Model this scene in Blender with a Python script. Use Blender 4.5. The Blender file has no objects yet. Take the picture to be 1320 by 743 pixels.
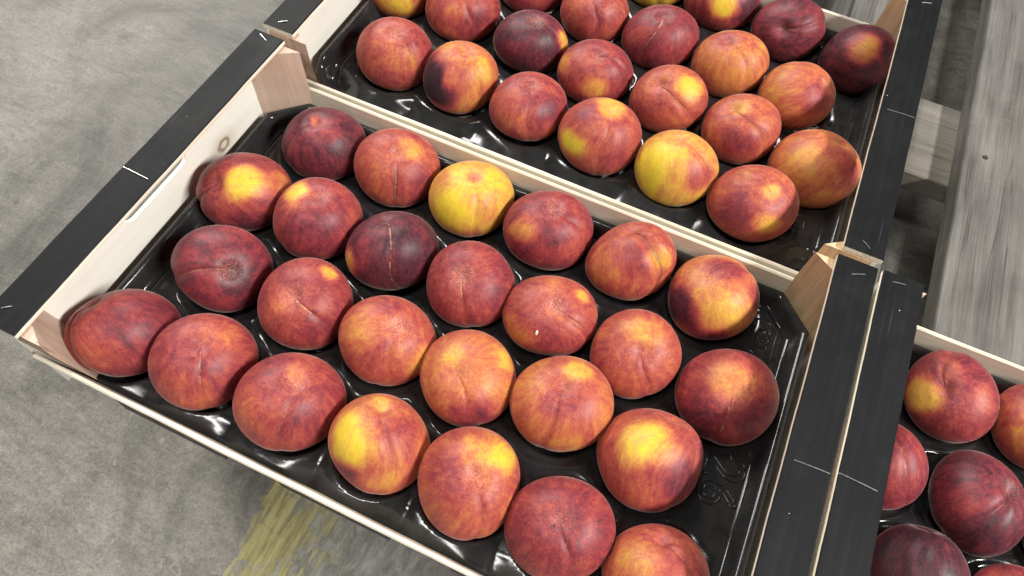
import bpy, bmesh, math, random
import numpy as np
from mathutils import Vector, Matrix

# ------------------------------------------------------------------ camera, light, exposure
SC = bpy.context.scene
COL = SC.collection
ZR = 0.251                       # height of the crate rails above the floor
CAM = Vector((0.357149, -0.050209, 0.400405 + ZR))
CR = Vector((0.9078987618, 0.4158927405, 0.0524696741))
CD = Vector((0.3863009599, -0.7814868474, -0.4899488500))
CF = Vector((-0.1627618097, 0.4650930398, -0.8701707060))
FPX = 915.594
cam_d = bpy.data.cameras.new('camera')
cam_d.sensor_width = 36.0
cam_d.lens = FPX / 1320 * 36
cam_d.clip_start = 0.01
cam_d.clip_end = 100
cam = bpy.data.objects.new('camera', cam_d)
COL.objects.link(cam)
M = Matrix((CR, -CD, -CF)).transposed().to_4x4()
M.translation = CAM
cam.matrix_world = M
SC.camera = cam

world = bpy.data.worlds.new('World')
SC.world = world
world.use_nodes = True
wb = world.node_tree.nodes['Background']
wb.inputs[0].default_value = (0.95, 0.98, 1.0, 1)
wb.inputs[1].default_value = 0.065

def lamp(name, loc, target, sx, sy, power, col=(1, 0.97, 0.92)):
    d = bpy.data.lights.new(name, 'AREA')
    d.shape = 'RECTANGLE'
    d.size = sx
    d.size_y = sy
    d.energy = power
    d.color = col
    o = bpy.data.objects.new(name, d)
    COL.objects.link(o)
    o.location = loc
    z = (Vector(loc) - Vector(target)).normalized()
    y = Vector((0, 1, 0))
    x = y.cross(z).normalized()
    y = z.cross(x)
    m = Matrix((x, y, z)).transposed().to_4x4()
    m.translation = loc
    o.matrix_world = m
    return o
# fluorescent tube rows of the warehouse, running front to back, and one added far-left lamp
lamp('tube_lamp_right', (2.55, 0.0, 2.25), (0.3, 0.15, 0.2), 0.22, 1.5, 170)
lamp('tube_lamp_rear', (-0.75, 1.75, 2.4), (0.2, 0.2, 0.2), 0.3, 1.5, 52)
lamp('added_lamp_far_left', (-2.6, 2.0, 2.5), (-0.3, 0.3, 0.0), 0.4, 2.2, 115)  # added lamp, puts a sheen and brightness on the upper-left floor
lamp('tube_lamp_front', (-0.3, -0.72, 2.3), (0.3, 0.1, 0.2), 1.0, 0.22, 26)

SC.view_settings.view_transform = 'Standard'
SC.view_settings.look = 'None'
SC.view_settings.exposure = -0.10
SC.view_settings.gamma = 1.0

# ------------------------------------------------------------------ helpers
def tag(o, label, cat, group=None):
    o['label'] = label
    o['category'] = cat
    if group:
        o['group'] = group
    return o

def empty(name, loc=(0, 0, 0), rz=0):
    o = bpy.data.objects.new(name, None)
    COL.objects.link(o)
    o.location = loc
    o.rotation_euler = (0, 0, rz)
    o.empty_display_size = 0.02
    return o

def obj(name, bm, mat, parent=None, smooth=False, loc=None):
    me = bpy.data.meshes.new(name)
    if isinstance(bm, tuple):
        me.from_pydata(bm[0], [], bm[1])
    else:
        bm.to_mesh(me)
        bm.free()
    me.materials.append(mat)
    if smooth:
        me.polygons.foreach_set('use_smooth', [True] * len(me.polygons))
    o = bpy.data.objects.new(name, me)
    COL.objects.link(o)
    if parent:
        o.parent = parent
    if loc:
        o.location = loc
    return o

def dup(o, parent, loc=None):
    c = o.copy()
    COL.objects.link(c)
    c.parent = parent
    if loc is not None:
        c.location = loc
    return c

def bx(bm, x0, x1, y0, y1, z0, z1, bev=0.0):
    vs = [bm.verts.new(p) for p in ((x0, y0, z0), (x1, y0, z0), (x1, y1, z0), (x0, y1, z0),
                                    (x0, y0, z1), (x1, y0, z1), (x1, y1, z1), (x0, y1, z1))]
    fs = [bm.faces.new([vs[i] for i in f]) for f in
          ((3, 2, 1, 0), (4, 5, 6, 7), (0, 1, 5, 4), (1, 2, 6, 5), (2, 3, 7, 6), (3, 0, 4, 7))]
    if bev:
        es = list({e for f in fs for e in f.edges})
        bmesh.ops.bevel(bm, geom=es, offset=bev, segments=1, affect='EDGES', profile=0.5)

def box(name, x0, x1, y0, y1, z0, z1, mat, parent=None, bev=0.0, loc=None):
    bm = bmesh.new()
    bx(bm, x0, x1, y0, y1, z0, z1, bev)
    return obj(name, bm, mat, parent, loc=loc)

def rough_board(name, x0, x1, y0, y1, z0, z1, mat, parent, axis, amp, seed, n=24, loc=None, lean=0.0):
    """a sawn board whose long edges wander a little"""
    rg = random.Random(seed)
    L0, L1 = (y0, y1) if axis == 'y' else (x0, x1)
    ph = [rg.uniform(0, 6.28) for _ in range(12)]
    def w(t, k):
        return amp * (math.sin(9 * t + ph[k]) * 0.6 + math.sin(31 * t + ph[k + 1]) * 0.3 + rg.uniform(-.3, .3))
    vs, fs = [], []
    bv = min(0.0012, (z1 - z0) * 0.2)
    for i in range(n + 1):
        t = i / n
        l = L0 + (L1 - L0) * t
        a, b, c, d = w(t, 0), w(t, 2), w(t, 4), w(t, 6)
        s0, s1 = (x0, x1) if axis == 'y' else (y0, y1)
        ring = [(s0 + a, z0), (s1 + b, z0), (s1 + b, z1 - bv + d * .4), (s1 + b - bv, z1 + d * .4),
                (s0 + a + bv, z1 + c * .4), (s0 + a, z1 - bv + c * .4)]
        for s, z in ring:
            s += lean * (z1 - z) / (z1 - z0)
            vs.append((s, l, z) if axis == 'y' else (l, s, z))
    for i in range(n):
        for k in range(6):
            p, q = i * 6 + k, i * 6 + (k + 1) % 6
            f = (p, q, q + 6, p + 6)
            fs.append(f if axis == 'x' else f[::-1])
    fs.append(tuple(range(6))[::-1] if axis == 'x' else tuple(range(6)))
    e = n * 6
    fs.append(tuple(range(e, e + 6)) if axis == 'x' else tuple(range(e, e + 6))[::-1])
    o = obj(name, (vs, fs), mat, parent, loc=loc)
    bm = bmesh.new()
    bm.from_mesh(o.data)
    bmesh.ops.recalc_face_normals(bm, faces=bm.faces)
    bm.to_mesh(o.data)
    bm.free()
    return o

# ------------------------------------------------------------------ material helper
class NT:
    def __init__(self, name):
        self.m = bpy.data.materials.new(name)
        self.m.use_nodes = True
        self.t = self.m.node_tree
        self.p = self.t.nodes['Principled BSDF']
        self.out = self.t.nodes['Material Output']
    def n(self, typ, **kw):
        nd = self.t.nodes.new(typ)
        for k, v in kw.items():
            setattr(nd, k, v)
        return nd
    def set(self, sock, v):
        if isinstance(v, bpy.types.NodeSocket):
            self.t.links.new(v, sock)
        else:
            sock.default_value = v
    def math(self, op, a, b=None, c=None, clamp=False):
        nd = self.n('ShaderNodeMath', operation=op, use_clamp=clamp)
        self.set(nd.inputs[0], a)
        if b is not None:
            self.set(nd.inputs[1], b)
        if c is not None:
            self.set(nd.inputs[2], c)
        return nd.outputs[0]
    def coord(self, which='Object'):
        return self.n('ShaderNodeTexCoord').outputs[which]
    def mapping(self, v, scale=(1, 1, 1), loc=(0, 0, 0), rot=(0, 0, 0)):
        nd = self.n('ShaderNodeMapping')
        self.set(nd.inputs[0], v)
        nd.inputs['Scale'].default_value = scale
        nd.inputs['Location'].default_value = loc
        nd.inputs['Rotation'].default_value = rot
        return nd.outputs[0]
    def noise(self, v, scale, detail=4, rough=0.55, dist=0, w=None):
        nd = self.n('ShaderNodeTexNoise')
        if w is not None:
            nd.noise_dimensions = '4D'
            self.set(nd.inputs['W'], w)
        self.set(nd.inputs['Vector'], v)
        nd.inputs['Scale'].default_value = scale
        nd.inputs['Detail'].default_value = detail
        nd.inputs['Roughness'].default_value = rough
        nd.inputs['Distortion'].default_value = dist
        return nd.outputs['Fac']
    def ramp(self, f, stops, interp='LINEAR'):
        nd = self.n('ShaderNodeValToRGB')
        nd.color_ramp.interpolation = interp
        el = nd.color_ramp.elements
        while len(el) < len(stops):
            el.new(0.5)
        for e, (p, c) in zip(el, stops):
            e.position = p
            e.color = (c, c, c, 1) if isinstance(c, (int, float)) else (*c, 1)
        self.set(nd.inputs[0], f)
        return nd.outputs[0]
    def mix(self, f, a, b, blend='MIX'):
        nd = self.n('ShaderNodeMix', data_type='RGBA', blend_type=blend)
        self.set(nd.inputs[0], f)
        self.set(nd.inputs[6], (*a, 1) if isinstance(a, tuple) and len(a) == 3 else a)
        self.set(nd.inputs[7], (*b, 1) if isinstance(b, tuple) and len(b) == 3 else b)
        return nd.outputs[2]
    def sstep(self, v, a, b):
        nd = self.n('ShaderNodeMapRange', interpolation_type='SMOOTHSTEP')
        self.set(nd.inputs[0], v)
        nd.inputs[1].default_value = a
        nd.inputs[2].default_value = b
        return nd.outputs[0]
    def bump(self, h, strength, dist):
        nd = self.n('ShaderNodeBump')
        nd.inputs['Strength'].default_value = strength
        nd.inputs['Distance'].default_value = dist
        self.set(nd.inputs['Height'], h)
        self.t.links.new(nd.outputs[0], self.p.inputs['Normal'])
    def attr(self, name, out='Fac'):
        nd = self.n('ShaderNodeAttribute', attribute_name=name)
        return nd.outputs[out]
    def rnd(self):
        return self.n('ShaderNodeObjectInfo').outputs['Random']
    def base(self, v, rough=0.5, spec=0.5):
        self.set(self.p.inputs['Base Color'], (*v, 1) if isinstance(v, tuple) else v)
        self.set(self.p.inputs['Roughness'], rough)
        self.p.inputs['Specular IOR Level'].default_value = spec

def mat_floor():
    n = NT('concrete')
    c = n.coord('Object')
    big = n.noise(c, 3.0, 5, 0.6, 0.6)
    mid = n.noise(n.mapping(c, (1, 1, 1), (3, 1, 0)), 16, 6, 0.68, 0.9)
    fine = n.noise(c, 170, 6, 0.8, 0.5)
    scr = n.noise(n.mapping(c, (10, 150, 1), rot=(0, 0, 0.9)), 1.0, 5, 0.7, 0.5)
    v = n.math('ADD', n.math('MULTIPLY', big, 0.5), n.math('MULTIPLY', mid, 0.5))
    col = n.ramp(v, [(0.30, (0.085, 0.080, 0.069)), (0.46, (0.143, 0.136, 0.119)), (0.60, (0.19, 0.183, 0.163)), (0.8, (0.255, 0.248, 0.225))])
    col = n.mix(0.55, col, n.ramp(fine, [(0.28, 0.4), (0.5, 1.0), (0.72, 1.45)]), 'MULTIPLY')
    smear = n.noise(n.mapping(c, (14, 55, 1), rot=(0, 0, 0.75)), 1.0, 6, 0.72, 1.6)
    col = n.mix(0.75, col, n.ramp(smear, [(0.3, 0.68), (0.5, 1.0), (0.72, 1.25)]), 'MULTIPLY')
    sm2 = n.noise(n.mapping(c, (1, 1, 1), (2.2, 9.1, 0)), 5.5, 6, 0.7, 1.8)
    col = n.mix(0.8, col, n.ramp(sm2, [(0.34, 0.5), (0.5, 0.95), (0.66, 1.2)]), 'MULTIPLY')
    hair = n.noise(n.mapping(c, (3, 26, 1), (5, 2, 0), (0, 0, 0.55)), 1.0, 2, 0.5, 1.2)
    hl = n.math('MULTIPLY', n.sstep(n.math('ABSOLUTE', n.math('SUBTRACT', hair, 0.5)), 0.010, 0.002), n.sstep(n.noise(c, 6, 3), 0.5, 0.62))
    col = n.mix(n.math('MULTIPLY', hl, 0.07), col, (0.30, 0.29, 0.27))
    gr = n.noise(c, 430, 5, 0.85, 0.4)
    col = n.mix(0.8, col, n.ramp(gr, [(0.34, 0.55), (0.5, 1.0), (0.66, 1.4)]), 'MULTIPLY')
    pit = n.noise(n.mapping(c, (1, 1, 1), (4, 4, 0)), 75, 6, 0.75, 1.2)
    col = n.mix(n.math('MULTIPLY', n.sstep(pit, 0.60, 0.68), 0.45), col, (0.06, 0.056, 0.048))
    col = n.mix(n.math('MULTIPLY', n.sstep(pit, 0.40, 0.33), 0.35), col, (0.34, 0.335, 0.31))
    col = n.mix(0.15, col, n.ramp(scr, [(0.3, 0.5), (0.5, 1.0), (0.72, 1.35)]), 'MULTIPLY')
    # dark stains with their own outline
    st = n.noise(n.mapping(c, (1, 1, 1), (7.3, 2.1, 0)), 9, 7, 0.72, 1.5)
    col = n.mix(n.sstep(st, 0.60, 0.76), col, (0.085, 0.08, 0.07))
    # worn yellow line paint running under the pallet
    sx = n.n('ShaderNodeSeparateXYZ')
    n.set(sx.inputs[0], c)
    wob = n.math('MULTIPLY', n.math('SUBTRACT', n.noise(n.mapping(c, (1, 1, 1), (1, 5, 0)), 38, 5, 0.65), 0.5), 0.035)
    x = n.math('ADD', n.math('ADD', sx.outputs[0], wob), n.math('MULTIPLY', sx.outputs[1], 0.10))
    strip = n.math('MULTIPLY', n.sstep(x, 0.126, 0.130), n.sstep(x, 0.235, 0.175))
    wear = n.noise(n.mapping(c, (1.0, 1.0, 1), (0.4, 0.3, 0), (0, 0, 0.15)), 42, 7, 0.72, 0.9)
    drag = n.noise(n.mapping(c, (240, 22, 1), rot=(0, 0, -0.1)), 1.0, 5, 0.7, 0.4)
    keep = n.math('ADD', n.math('MULTIPLY', wear, 0.62), n.math('MULTIPLY', drag, 0.42))
    thr = n.math('ADD', keep, n.math('MULTIPLY', n.sstep(x, 0.225, 0.135), 0.105))
    pm = n.math('MULTIPLY', strip, n.sstep(thr, 0.52, 0.62))
    ycol = n.ramp(drag, [(0.32, (0.10, 0.09, 0.035)), (0.48, (0.235, 0.205, 0.07)), (0.66, (0.36, 0.325, 0.15))])
    vc = n.n('ShaderNodeTexVoronoi', feature='DISTANCE_TO_EDGE')
    wv = n.n('ShaderNodeVectorMath', operation='ADD')
    n.set(wv.inputs[0], c)
    nz = n.n('ShaderNodeTexNoise')
    n.set(nz.inputs['Vector'], c)
    nz.inputs['Scale'].default_value = 60
    nz.inputs['Detail'].default_value = 4
    vsn = n.n('ShaderNodeVectorMath', operation='SCALE')
    n.set(vsn.inputs[0], nz.outputs['Color'])
    vsn.inputs['Scale'].default_value = 0.03
    n.set(wv.inputs[1], vsn.outputs[0])
    n.set(vc.inputs['Vector'], wv.outputs[0])
    vc.inputs['Scale'].default_value = 34
    crk = n.math('MULTIPLY', n.sstep(vc.outputs['Distance'], 0.07, 0.01), n.sstep(wear, 0.42, 0.58))
    # scuffed bare patch beside the paint
    bare = n.math('MULTIPLY', n.sstep(x, 0.13, 0.17), n.sstep(x, 0.36, 0.24))
    bcol = n.ramp(n.noise(n.mapping(c, (1.6, 0.7, 1), rot=(0, 0, 0.5)), 70, 6, 0.7, 0.6), [(0.3, (0.08, 0.083, 0.075)), (0.48, (0.17, 0.168, 0.152)), (0.66, (0.31, 0.305, 0.285))])
    col = n.mix(n.math('MULTIPLY', bare, 0.8), col, bcol)
    col = n.mix(n.math('MULTIPLY', pm, 0.9), col, ycol)
    col = n.mix(n.math('MULTIPLY', n.math('MULTIPLY', crk, n.math('MAXIMUM', strip, bare)), 0.2), col, (0.06, 0.06, 0.05))
    rgh = n.ramp(n.math('ADD', n.math('MULTIPLY', mid, 0.6), n.math('MULTIPLY', fine, 0.4)), [(0.3, 0.35), (0.7, 0.62)])
    n.base(col, rgh, 0.4)
    n.bump(n.math('ADD', n.math('MULTIPLY', fine, 0.6), n.math('MULTIPLY', scr, 0.4)), 0.35, 0.0015)
    return n.m

def mat_wood(name, stops, axis, grain=1.0, crack=0.0, rough=0.7, knot=None, fine=0.35, spec=0.3, stain=0.0):
    """axis: direction of the grain in object space"""
    n = NT(name)
    c = n.coord('Object')
    off = n.n('ShaderNodeVectorMath', operation='ADD')
    n.set(off.inputs[0], c)
    cmb = n.n('ShaderNodeCombineXYZ')
    r = n.math('MULTIPLY', n.rnd(), 7.0)
    for i in range(3):
        n.set(cmb.inputs[i], r)
    n.set(off.inputs[1], cmb.outputs[0])
    v = off.outputs[0]
    lo, hi = 5.0, 90.0
    sc = {'x': (lo, hi, hi), 'y': (hi, lo, hi), 'z': (hi, hi, lo)}[axis]
    g1 = n.noise(n.mapping(v, tuple(s * grain for s in sc)), 1.0, 5, 0.62, 0.5)
    sc2 = {'x': (14, 420, 420), 'y': (420, 14, 420), 'z': (420, 420, 14)}[axis]
    g2 = n.noise(n.mapping(v, sc2), 1.0, 4, 0.6, 0.2)
    blot = n.noise(v, 14, 4, 0.6, 0.3)
    f = n.math('ADD', n.math('MULTIPLY', g1, 0.65), n.math('MULTIPLY', blot, 0.35))
    col = n.ramp(f, stops)
    col = n.mix(fine, col, n.ramp(g2, [(0.3, 0.6), (0.55, 1.0), (0.75, 1.2)]), 'MULTIPLY')
    h = n.math('ADD', n.math('MULTIPLY', g1, 0.5), n.math('MULTIPLY', g2, 0.5))
    if crack:
        sc3 = {'x': (2.0, 55, 55), 'y': (48, 1.3, 48), 'z': (60, 60, 4)}[axis]
        ck = n.noise(n.mapping(v, sc3, (2, 4, 1)), 1.0, 3, 0.5, 0.25)
        line = n.math('SUBTRACT', 1.0, n.sstep(n.math('ABSOLUTE', n.math('SUBTRACT', ck, 0.56)), 0.0, 0.010))
        gate = n.sstep(n.noise(v, 5, 2), 0.42, 0.58)
        line = n.math('MULTIPLY', line, gate)
        col = n.mix(n.math('MULTIPLY', line, crack), col, (0.05, 0.045, 0.04))
        h = n.math('SUBTRACT', h, line)
    if stain:
        st = n.noise(n.mapping(v, (1, 1, 1), (3, 3, 3)), 40, 5, 0.7, 0.8)
        col = n.mix(n.math('MULTIPLY', n.sstep(st, 0.58, 0.75), stain), col, (0.30, 0.22, 0.14))
    if knot:
        d = n.n('ShaderNodeVectorMath', operation='SUBTRACT')
        n.set(d.inputs[0], c)
        d.inputs[1].default_value = knot
        s = n.n('ShaderNodeVectorMath', operation='LENGTH')
        n.set(s.inputs[0], n.mapping(d.outputs[0], (0.25, 0.6, 0.8)))
        q = n.math('ADD', s.outputs['Value'], n.math('MULTIPLY', n.math('SUBTRACT', n.noise(c, 160, 3), 0.5), 0.003))
        ring = n.math('MULTIPLY', n.sstep(q, 0.0016, 0.0030), n.sstep(q, 0.0056, 0.0036))
        halo = n.math('MULTIPLY', n.sstep(q, 0.014, 0.003), 0.4)
        col = n.mix(halo, col, (0.42, 0.30, 0.18))
        col = n.mix(n.math('MULTIPLY', ring, 0.7), col, (0.14, 0.08, 0.04))
    n.base(col, rough, spec)
    n.bump(h, 0.25, 0.0008)
    return n.m

def mat_black_rail():
    n = NT('black_painted_board')
    c = n.coord('Object')
    gm = n.n('ShaderNodeNewGeometry')
    sep = n.n('ShaderNodeSeparateXYZ')
    n.set(sep.inputs[0], gm.outputs['Normal'])
    up = n.sstep(sep.outputs[2], 0.3, 0.5)
    r = n.math('MULTIPLY', n.rnd(), 30.0)
    g = n.noise(n.mapping(c, (260, 6, 1)), 1.0, 5, 0.65, 0.3, w=r)
    dust = n.noise(c, 24, 5, 0.65, 0.4, w=r)
    spk = n.noise(c, 420, 1, 0.4, 0, w=r)
    col = n.ramp(n.math('ADD', n.math('MULTIPLY', g, 0.55), n.math('MULTIPLY', dust, 0.45)),
                 [(0.3, (0.005, 0.0054, 0.006)), (0.5, (0.0075, 0.008, 0.009)), (0.7, (0.014, 0.015, 0.0165))])
    col = n.mix(n.sstep(spk, 0.80, 0.84), col, (0.5, 0.5, 0.48))
    scr = n.noise(n.mapping(c, (700, 9, 1), (3, 0, 0)), 1.0, 2, 0.5, 0.1, w=r)
    col = n.mix(n.math('MULTIPLY', n.sstep(scr, 0.70, 0.76), 0.15), col, (0.35, 0.36, 0.37))
    # the sawn edges stay bare wood
    e = n.noise(n.mapping(c, (300, 12, 300)), 1.0, 4, 0.6)
    edge = n.ramp(e, [(0.3, (0.60, 0.53, 0.40)), (0.6, (0.82, 0.78, 0.67))])
    col = n.mix(up, edge, col)
    n.base(col, n.ramp(dust, [(0.3, 0.5), (0.7, 0.65)]), 0.15)
    n.bump(g, 0.15, 0.0006)
    return n.m

def mat_tray():
    n = NT('black_tray_plastic')
    c = n.coord('Object')
    d = n.noise(c, 60, 5, 0.65, 0.4)
    n.base(n.ramp(d, [(0.35, (0.013, 0.0135, 0.014)), (0.7, (0.024, 0.024, 0.0245))]),
           n.ramp(d, [(0.3, 0.10), (0.75, 0.20)]), 0.55)
    n.bump(n.noise(c, 90, 2, 0.5), 0.06, 0.001)
    return n.m

def mat_peach():
    n = NT('peach_skin')
    r = n.math('MULTIPLY', n.rnd(), 23.0)
    cmb = n.n('ShaderNodeCombineXYZ')
    for i in range(3):
        n.set(cmb.inputs[i], r)
    def shift(v):
        ad = n.n('ShaderNodeVectorMath', operation='ADD')
        n.set(ad.inputs[0], v)
        n.set(ad.inputs[1], cmb.outputs[0])
        return ad.outputs[0]
    c = shift(n.coord('Object'))
    sv = shift(n.attr('streak', 'Vector'))
    s0 = n.attr('ripe_shade')
    str1 = n.noise(sv, 2.6, 4, 0.65, 0.5)
    str2 = n.noise(sv, 11.0, 3, 0.7)
    blot = n.noise(c, 34, 5, 0.66, 0.9)
    mott = n.noise(c, 190, 4, 0.78, 0.4)
    tot = n.math('ADD', s0, n.math('MULTIPLY', n.math('SUBTRACT', str1, 0.5), 0.44))
    tot = n.math('ADD', tot, n.math('MULTIPLY', n.math('SUBTRACT', str2, 0.5), 0.22))
    tot = n.math('ADD', tot, n.math('MULTIPLY', n.math('SUBTRACT', blot, 0.5), 0.46))
    tot = n.math('ADD', tot, n.math('MULTIPLY', n.math('SUBTRACT', mott, 0.5), 0.24))
    grit = n.noise(c, 640, 2, 0.75)
    tot = n.math('ADD', tot, n.math('MULTIPLY', n.math('SUBTRACT', grit, 0.5), 0.20))
    col = n.ramp(tot, [(0.0, (0.026, 0.009, 0.016)), (0.16, (0.080, 0.016, 0.026)), (0.34, (0.225, 0.031, 0.038)),
                       (0.50, (0.365, 0.076, 0.048)), (0.63, (0.46, 0.158, 0.050)), (0.76, (0.53, 0.270, 0.050)), (0.88, (0.60, 0.390, 0.042)), (1.0, (0.65, 0.475, 0.032))])
    # small pale lenticels
    vo = n.n('ShaderNodeTexVoronoi')
    n.set(vo.inputs['Vector'], c)
    vo.inputs['Scale'].default_value = 420
    dots = n.math('MULTIPLY', n.sstep(vo.outputs['Distance'], 0.16, 0.05), 0.25)
    col = n.mix(dots, col, (0.62, 0.36, 0.16))
    # pale rays round the stalk end
    pale = n.math('MULTIPLY', n.attr('pale'), n.sstep(n.math('ADD', n.math('MULTIPLY', str2, 0.6), n.math('MULTIPLY', n.noise(sv, 26, 3, 0.6, 0), 0.4)), 0.46, 0.68))
    col = n.mix(pale, col, (0.62, 0.40, 0.29))
    # corky line along the seam
    sut = n.math('ADD', n.attr('seam'), n.math('MULTIPLY', n.math('SUBTRACT', n.noise(c, 170, 4, 0.7, 0), 0.5), 0.09))
    brk = n.sstep(n.noise(c, 160, 3, 0.6, 0), 0.38, 0.55)
    line = n.math('MULTIPLY', n.sstep(n.math('ABSOLUTE', sut), 0.019, 0.004), n.math('MULTIPLY', n.math('MULTIPLY', n.attr('scar'), 0.62), brk), clamp=True)
    col = n.mix(line, col, (0.50, 0.30, 0.16))
    dk = n.math('MULTIPLY', n.sstep(n.attr('seam'), 0.09, 0.0), n.attr('seamdark'))
    col = n.mix(dk, col, (0.07, 0.016, 0.015))
    n.base(col, n.ramp(mott, [(0.3, 0.42), (0.7, 0.58)]), 0.35)
    p = n.p
    p.inputs['Sheen Weight'].default_value = 0.20
    p.inputs['Sheen Roughness'].default_value = 0.26
    p.inputs['Sheen Tint'].default_value = (1.0, 0.86, 0.80, 1)
    h = n.math('ADD', n.math('MULTIPLY', mott, 0.5), n.math('ADD', n.math('MULTIPLY', blot, 1.2), n.math('MULTIPLY', line, 1.2)))
    n.bump(h, 0.16, 0.0012)
    return n.m

def mat_metal():
    n = NT('staple_steel')
    c = n.coord('Object')
    n.base(n.ramp(n.noise(c, 400, 3), [(0.3, (0.55, 0.55, 0.55)), (0.7, (0.85, 0.85, 0.84))]), 0.3)
    n.p.inputs['Metallic'].default_value = 0.9
    return n.m

POPLAR = [(0.25, (0.56, 0.49, 0.37)), (0.5, (0.70, 0.64, 0.52)), (0.75, (0.80, 0.75, 0.64))]
M_FLOOR = mat_floor()
M_PANEL = mat_wood('pale_poplar_panel', [(0.25, (0.66, 0.63, 0.55)), (0.5, (0.76, 0.74, 0.67)), (0.75, (0.83, 0.81, 0.75))], 'y', 0.5, fine=0.12, rough=0.55, knot=(0.0052, 0.2120, -0.0575))
M_PANEL2 = mat_wood('pale_poplar_end', [(0.25, (0.66, 0.63, 0.55)), (0.5, (0.76, 0.74, 0.67)), (0.75, (0.83, 0.81, 0.75))], 'y', 0.5, fine=0.12, rough=0.55)
M_PLY = mat_wood('poplar_side_ply', POPLAR, 'x', 0.6, fine=0.2, rough=0.6)
M_POST = mat_wood('pink_softwood_post', [(0.25, (0.36, 0.22, 0.15)), (0.45, (0.54, 0.39, 0.30)), (0.7, (0.64, 0.50, 0.42))], 'z', 0.7, crack=0.75, fine=0.3, stain=0.35)
M_POST2 = mat_wood('golden_softwood_post', [(0.25, (0.34, 0.20, 0.10)), (0.45, (0.56, 0.38, 0.22)), (0.7, (0.68, 0.50, 0.33))], 'z', 1.6, fine=0.45)
M_RAIL = mat_black_rail()
M_TRAY = mat_tray()
M_PALLET = mat_wood('weathered_pallet_wood', [(0.25, (0.050, 0.046, 0.041)), (0.42, (0.095, 0.089, 0.082)), (0.58, (0.145, 0.139, 0.130)), (0.78, (0.20, 0.195, 0.185))], 'y', 0.9, crack=0.85, fine=0.65, stain=0.25)
M_PALLETX = mat_wood('weathered_cross_board', [(0.25, (0.10, 0.09, 0.075)), (0.45, (0.16, 0.148, 0.125)), (0.7, (0.23, 0.215, 0.19))], 'x', 0.9, crack=0.5, fine=0.4)
M_PEACH = mat_peach()
M_NAIL = mat_wood('rusty_nail', [(0.3, (0.03, 0.022, 0.018)), (0.7, (0.09, 0.06, 0.045))], 'x', 1.0)
M_METAL = mat_metal()

# ------------------------------------------------------------------ floor
fl = obj('floor', ([(-6, -6, 0), (6, -6, 0), (6, 6, 0), (-6, 6, 0)], [(0, 1, 2, 3)]), M_FLOOR)
fl['kind'] = 'structure'

# ------------------------------------------------------------------ pallet under the crates
pal = tag(empty('wooden_pallet', (0, 0, 0)), 'weathered grey wooden pallet lying on the concrete under the fruit crates', 'pallet')
ZD = 0.144
for k in range(8):
    x0 = 0.040 + 0.137 * k
    w = 0.089 if k != 4 else 0.112
    rough_board('deck_board', x0 + (0.003 if k == 4 else 0), x0 + w, 0.0070 + 0.0007 * (k % 3), 1.165, ZD - 0.022, ZD, M_PALLET, pal, 'y', 0.0008, k, 40)
for k, (y0, y1) in enumerate(((0.028, 0.12), (0.524, 0.633), (1.06, 1.16))):
    rough_board('cross_board', 0.045, 1.085, y0, y1, ZD - 0.0442, ZD - 0.0222, M_PALLETX, pal, 'x', 0.0008, 20 + k)
    for j, bx0 in enumerate((0.048, 0.50 - 0.10, 0.94)):
        box('block', bx0, bx0 + 0.14, y0 + 0.004, y1 - 0.004, 0.0205, ZD - 0.0445, M_PALLETX, pal, 0.002)
for k in range(8):
    for (ny, dx) in ((0.553, 0.022), (0.606, 0.066), (0.060, 0.03), (0.085, 0.07), (1.10, 0.03)):
        bm = bmesh.new()
        bmesh.ops.create_cone(bm, cap_ends=True, segments=10, radius1=0.0026, radius2=0.0022, depth=0.0012)
        obj('nail', bm, M_NAIL, pal, loc=(0.040 + 0.137 * k + dx, ny + 0.003 * ((k * 7) % 3 - 1), ZD + 0.0002))
for j, bx0 in enumerate((0.05, 0.405, 0.945)):
    rough_board('skid_board', bx0, bx0 + 0.13, 0.034, 1.155, 0.001, 0.0202, M_PALLET, pal, 'y', 0.0008, 30 + j)

# ------------------------------------------------------------------ crates
L, D, WR = 0.500, 0.2890, 0.0277
HB = -0.105          # underside of the crate, measured from the rail top
def rail_mesh(seed, x0, x1, y0, y1):
    return (x0, x1, y0, y1, -0.0048, 0.0)

def staple_bm(bm, p, q, r=0.0004, arch=0.0004):
    """a flattened wire staple lying on the rail from p to q"""
    p, q = Vector(p), Vector(q)
    d = (q - p).normalized()
    side = Vector((-d.y, d.x, 0))
    pts = [p + Vector((0, 0, -0.001)), p + Vector((0, 0, arch)), p.lerp(q, 0.5) + Vector((0, 0, arch + 0.0002)), q + Vector((0, 0, arch)), q + Vector((0, 0, -0.001))]
    rings = []
    for i, c in enumerate(pts):
        t = (pts[min(i + 1, 4)] - pts[max(i - 1, 0)]).normalized()
        u = side
        v = t.cross(u).normalized()
        rings.append([bm.verts.new(c + u * r * math.cos(a) + v * r * math.sin(a)) for a in [k * math.pi / 3 for k in range(6)]])
    for a, b in zip(rings, rings[1:]):
        for k in range(6):
            bm.faces.new((a[k], a[(k + 1) % 6], b[(k + 1) % 6], b[k]))
    bm.faces.new(rings[0][::-1])
    bm.faces.new(rings[-1])

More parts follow.
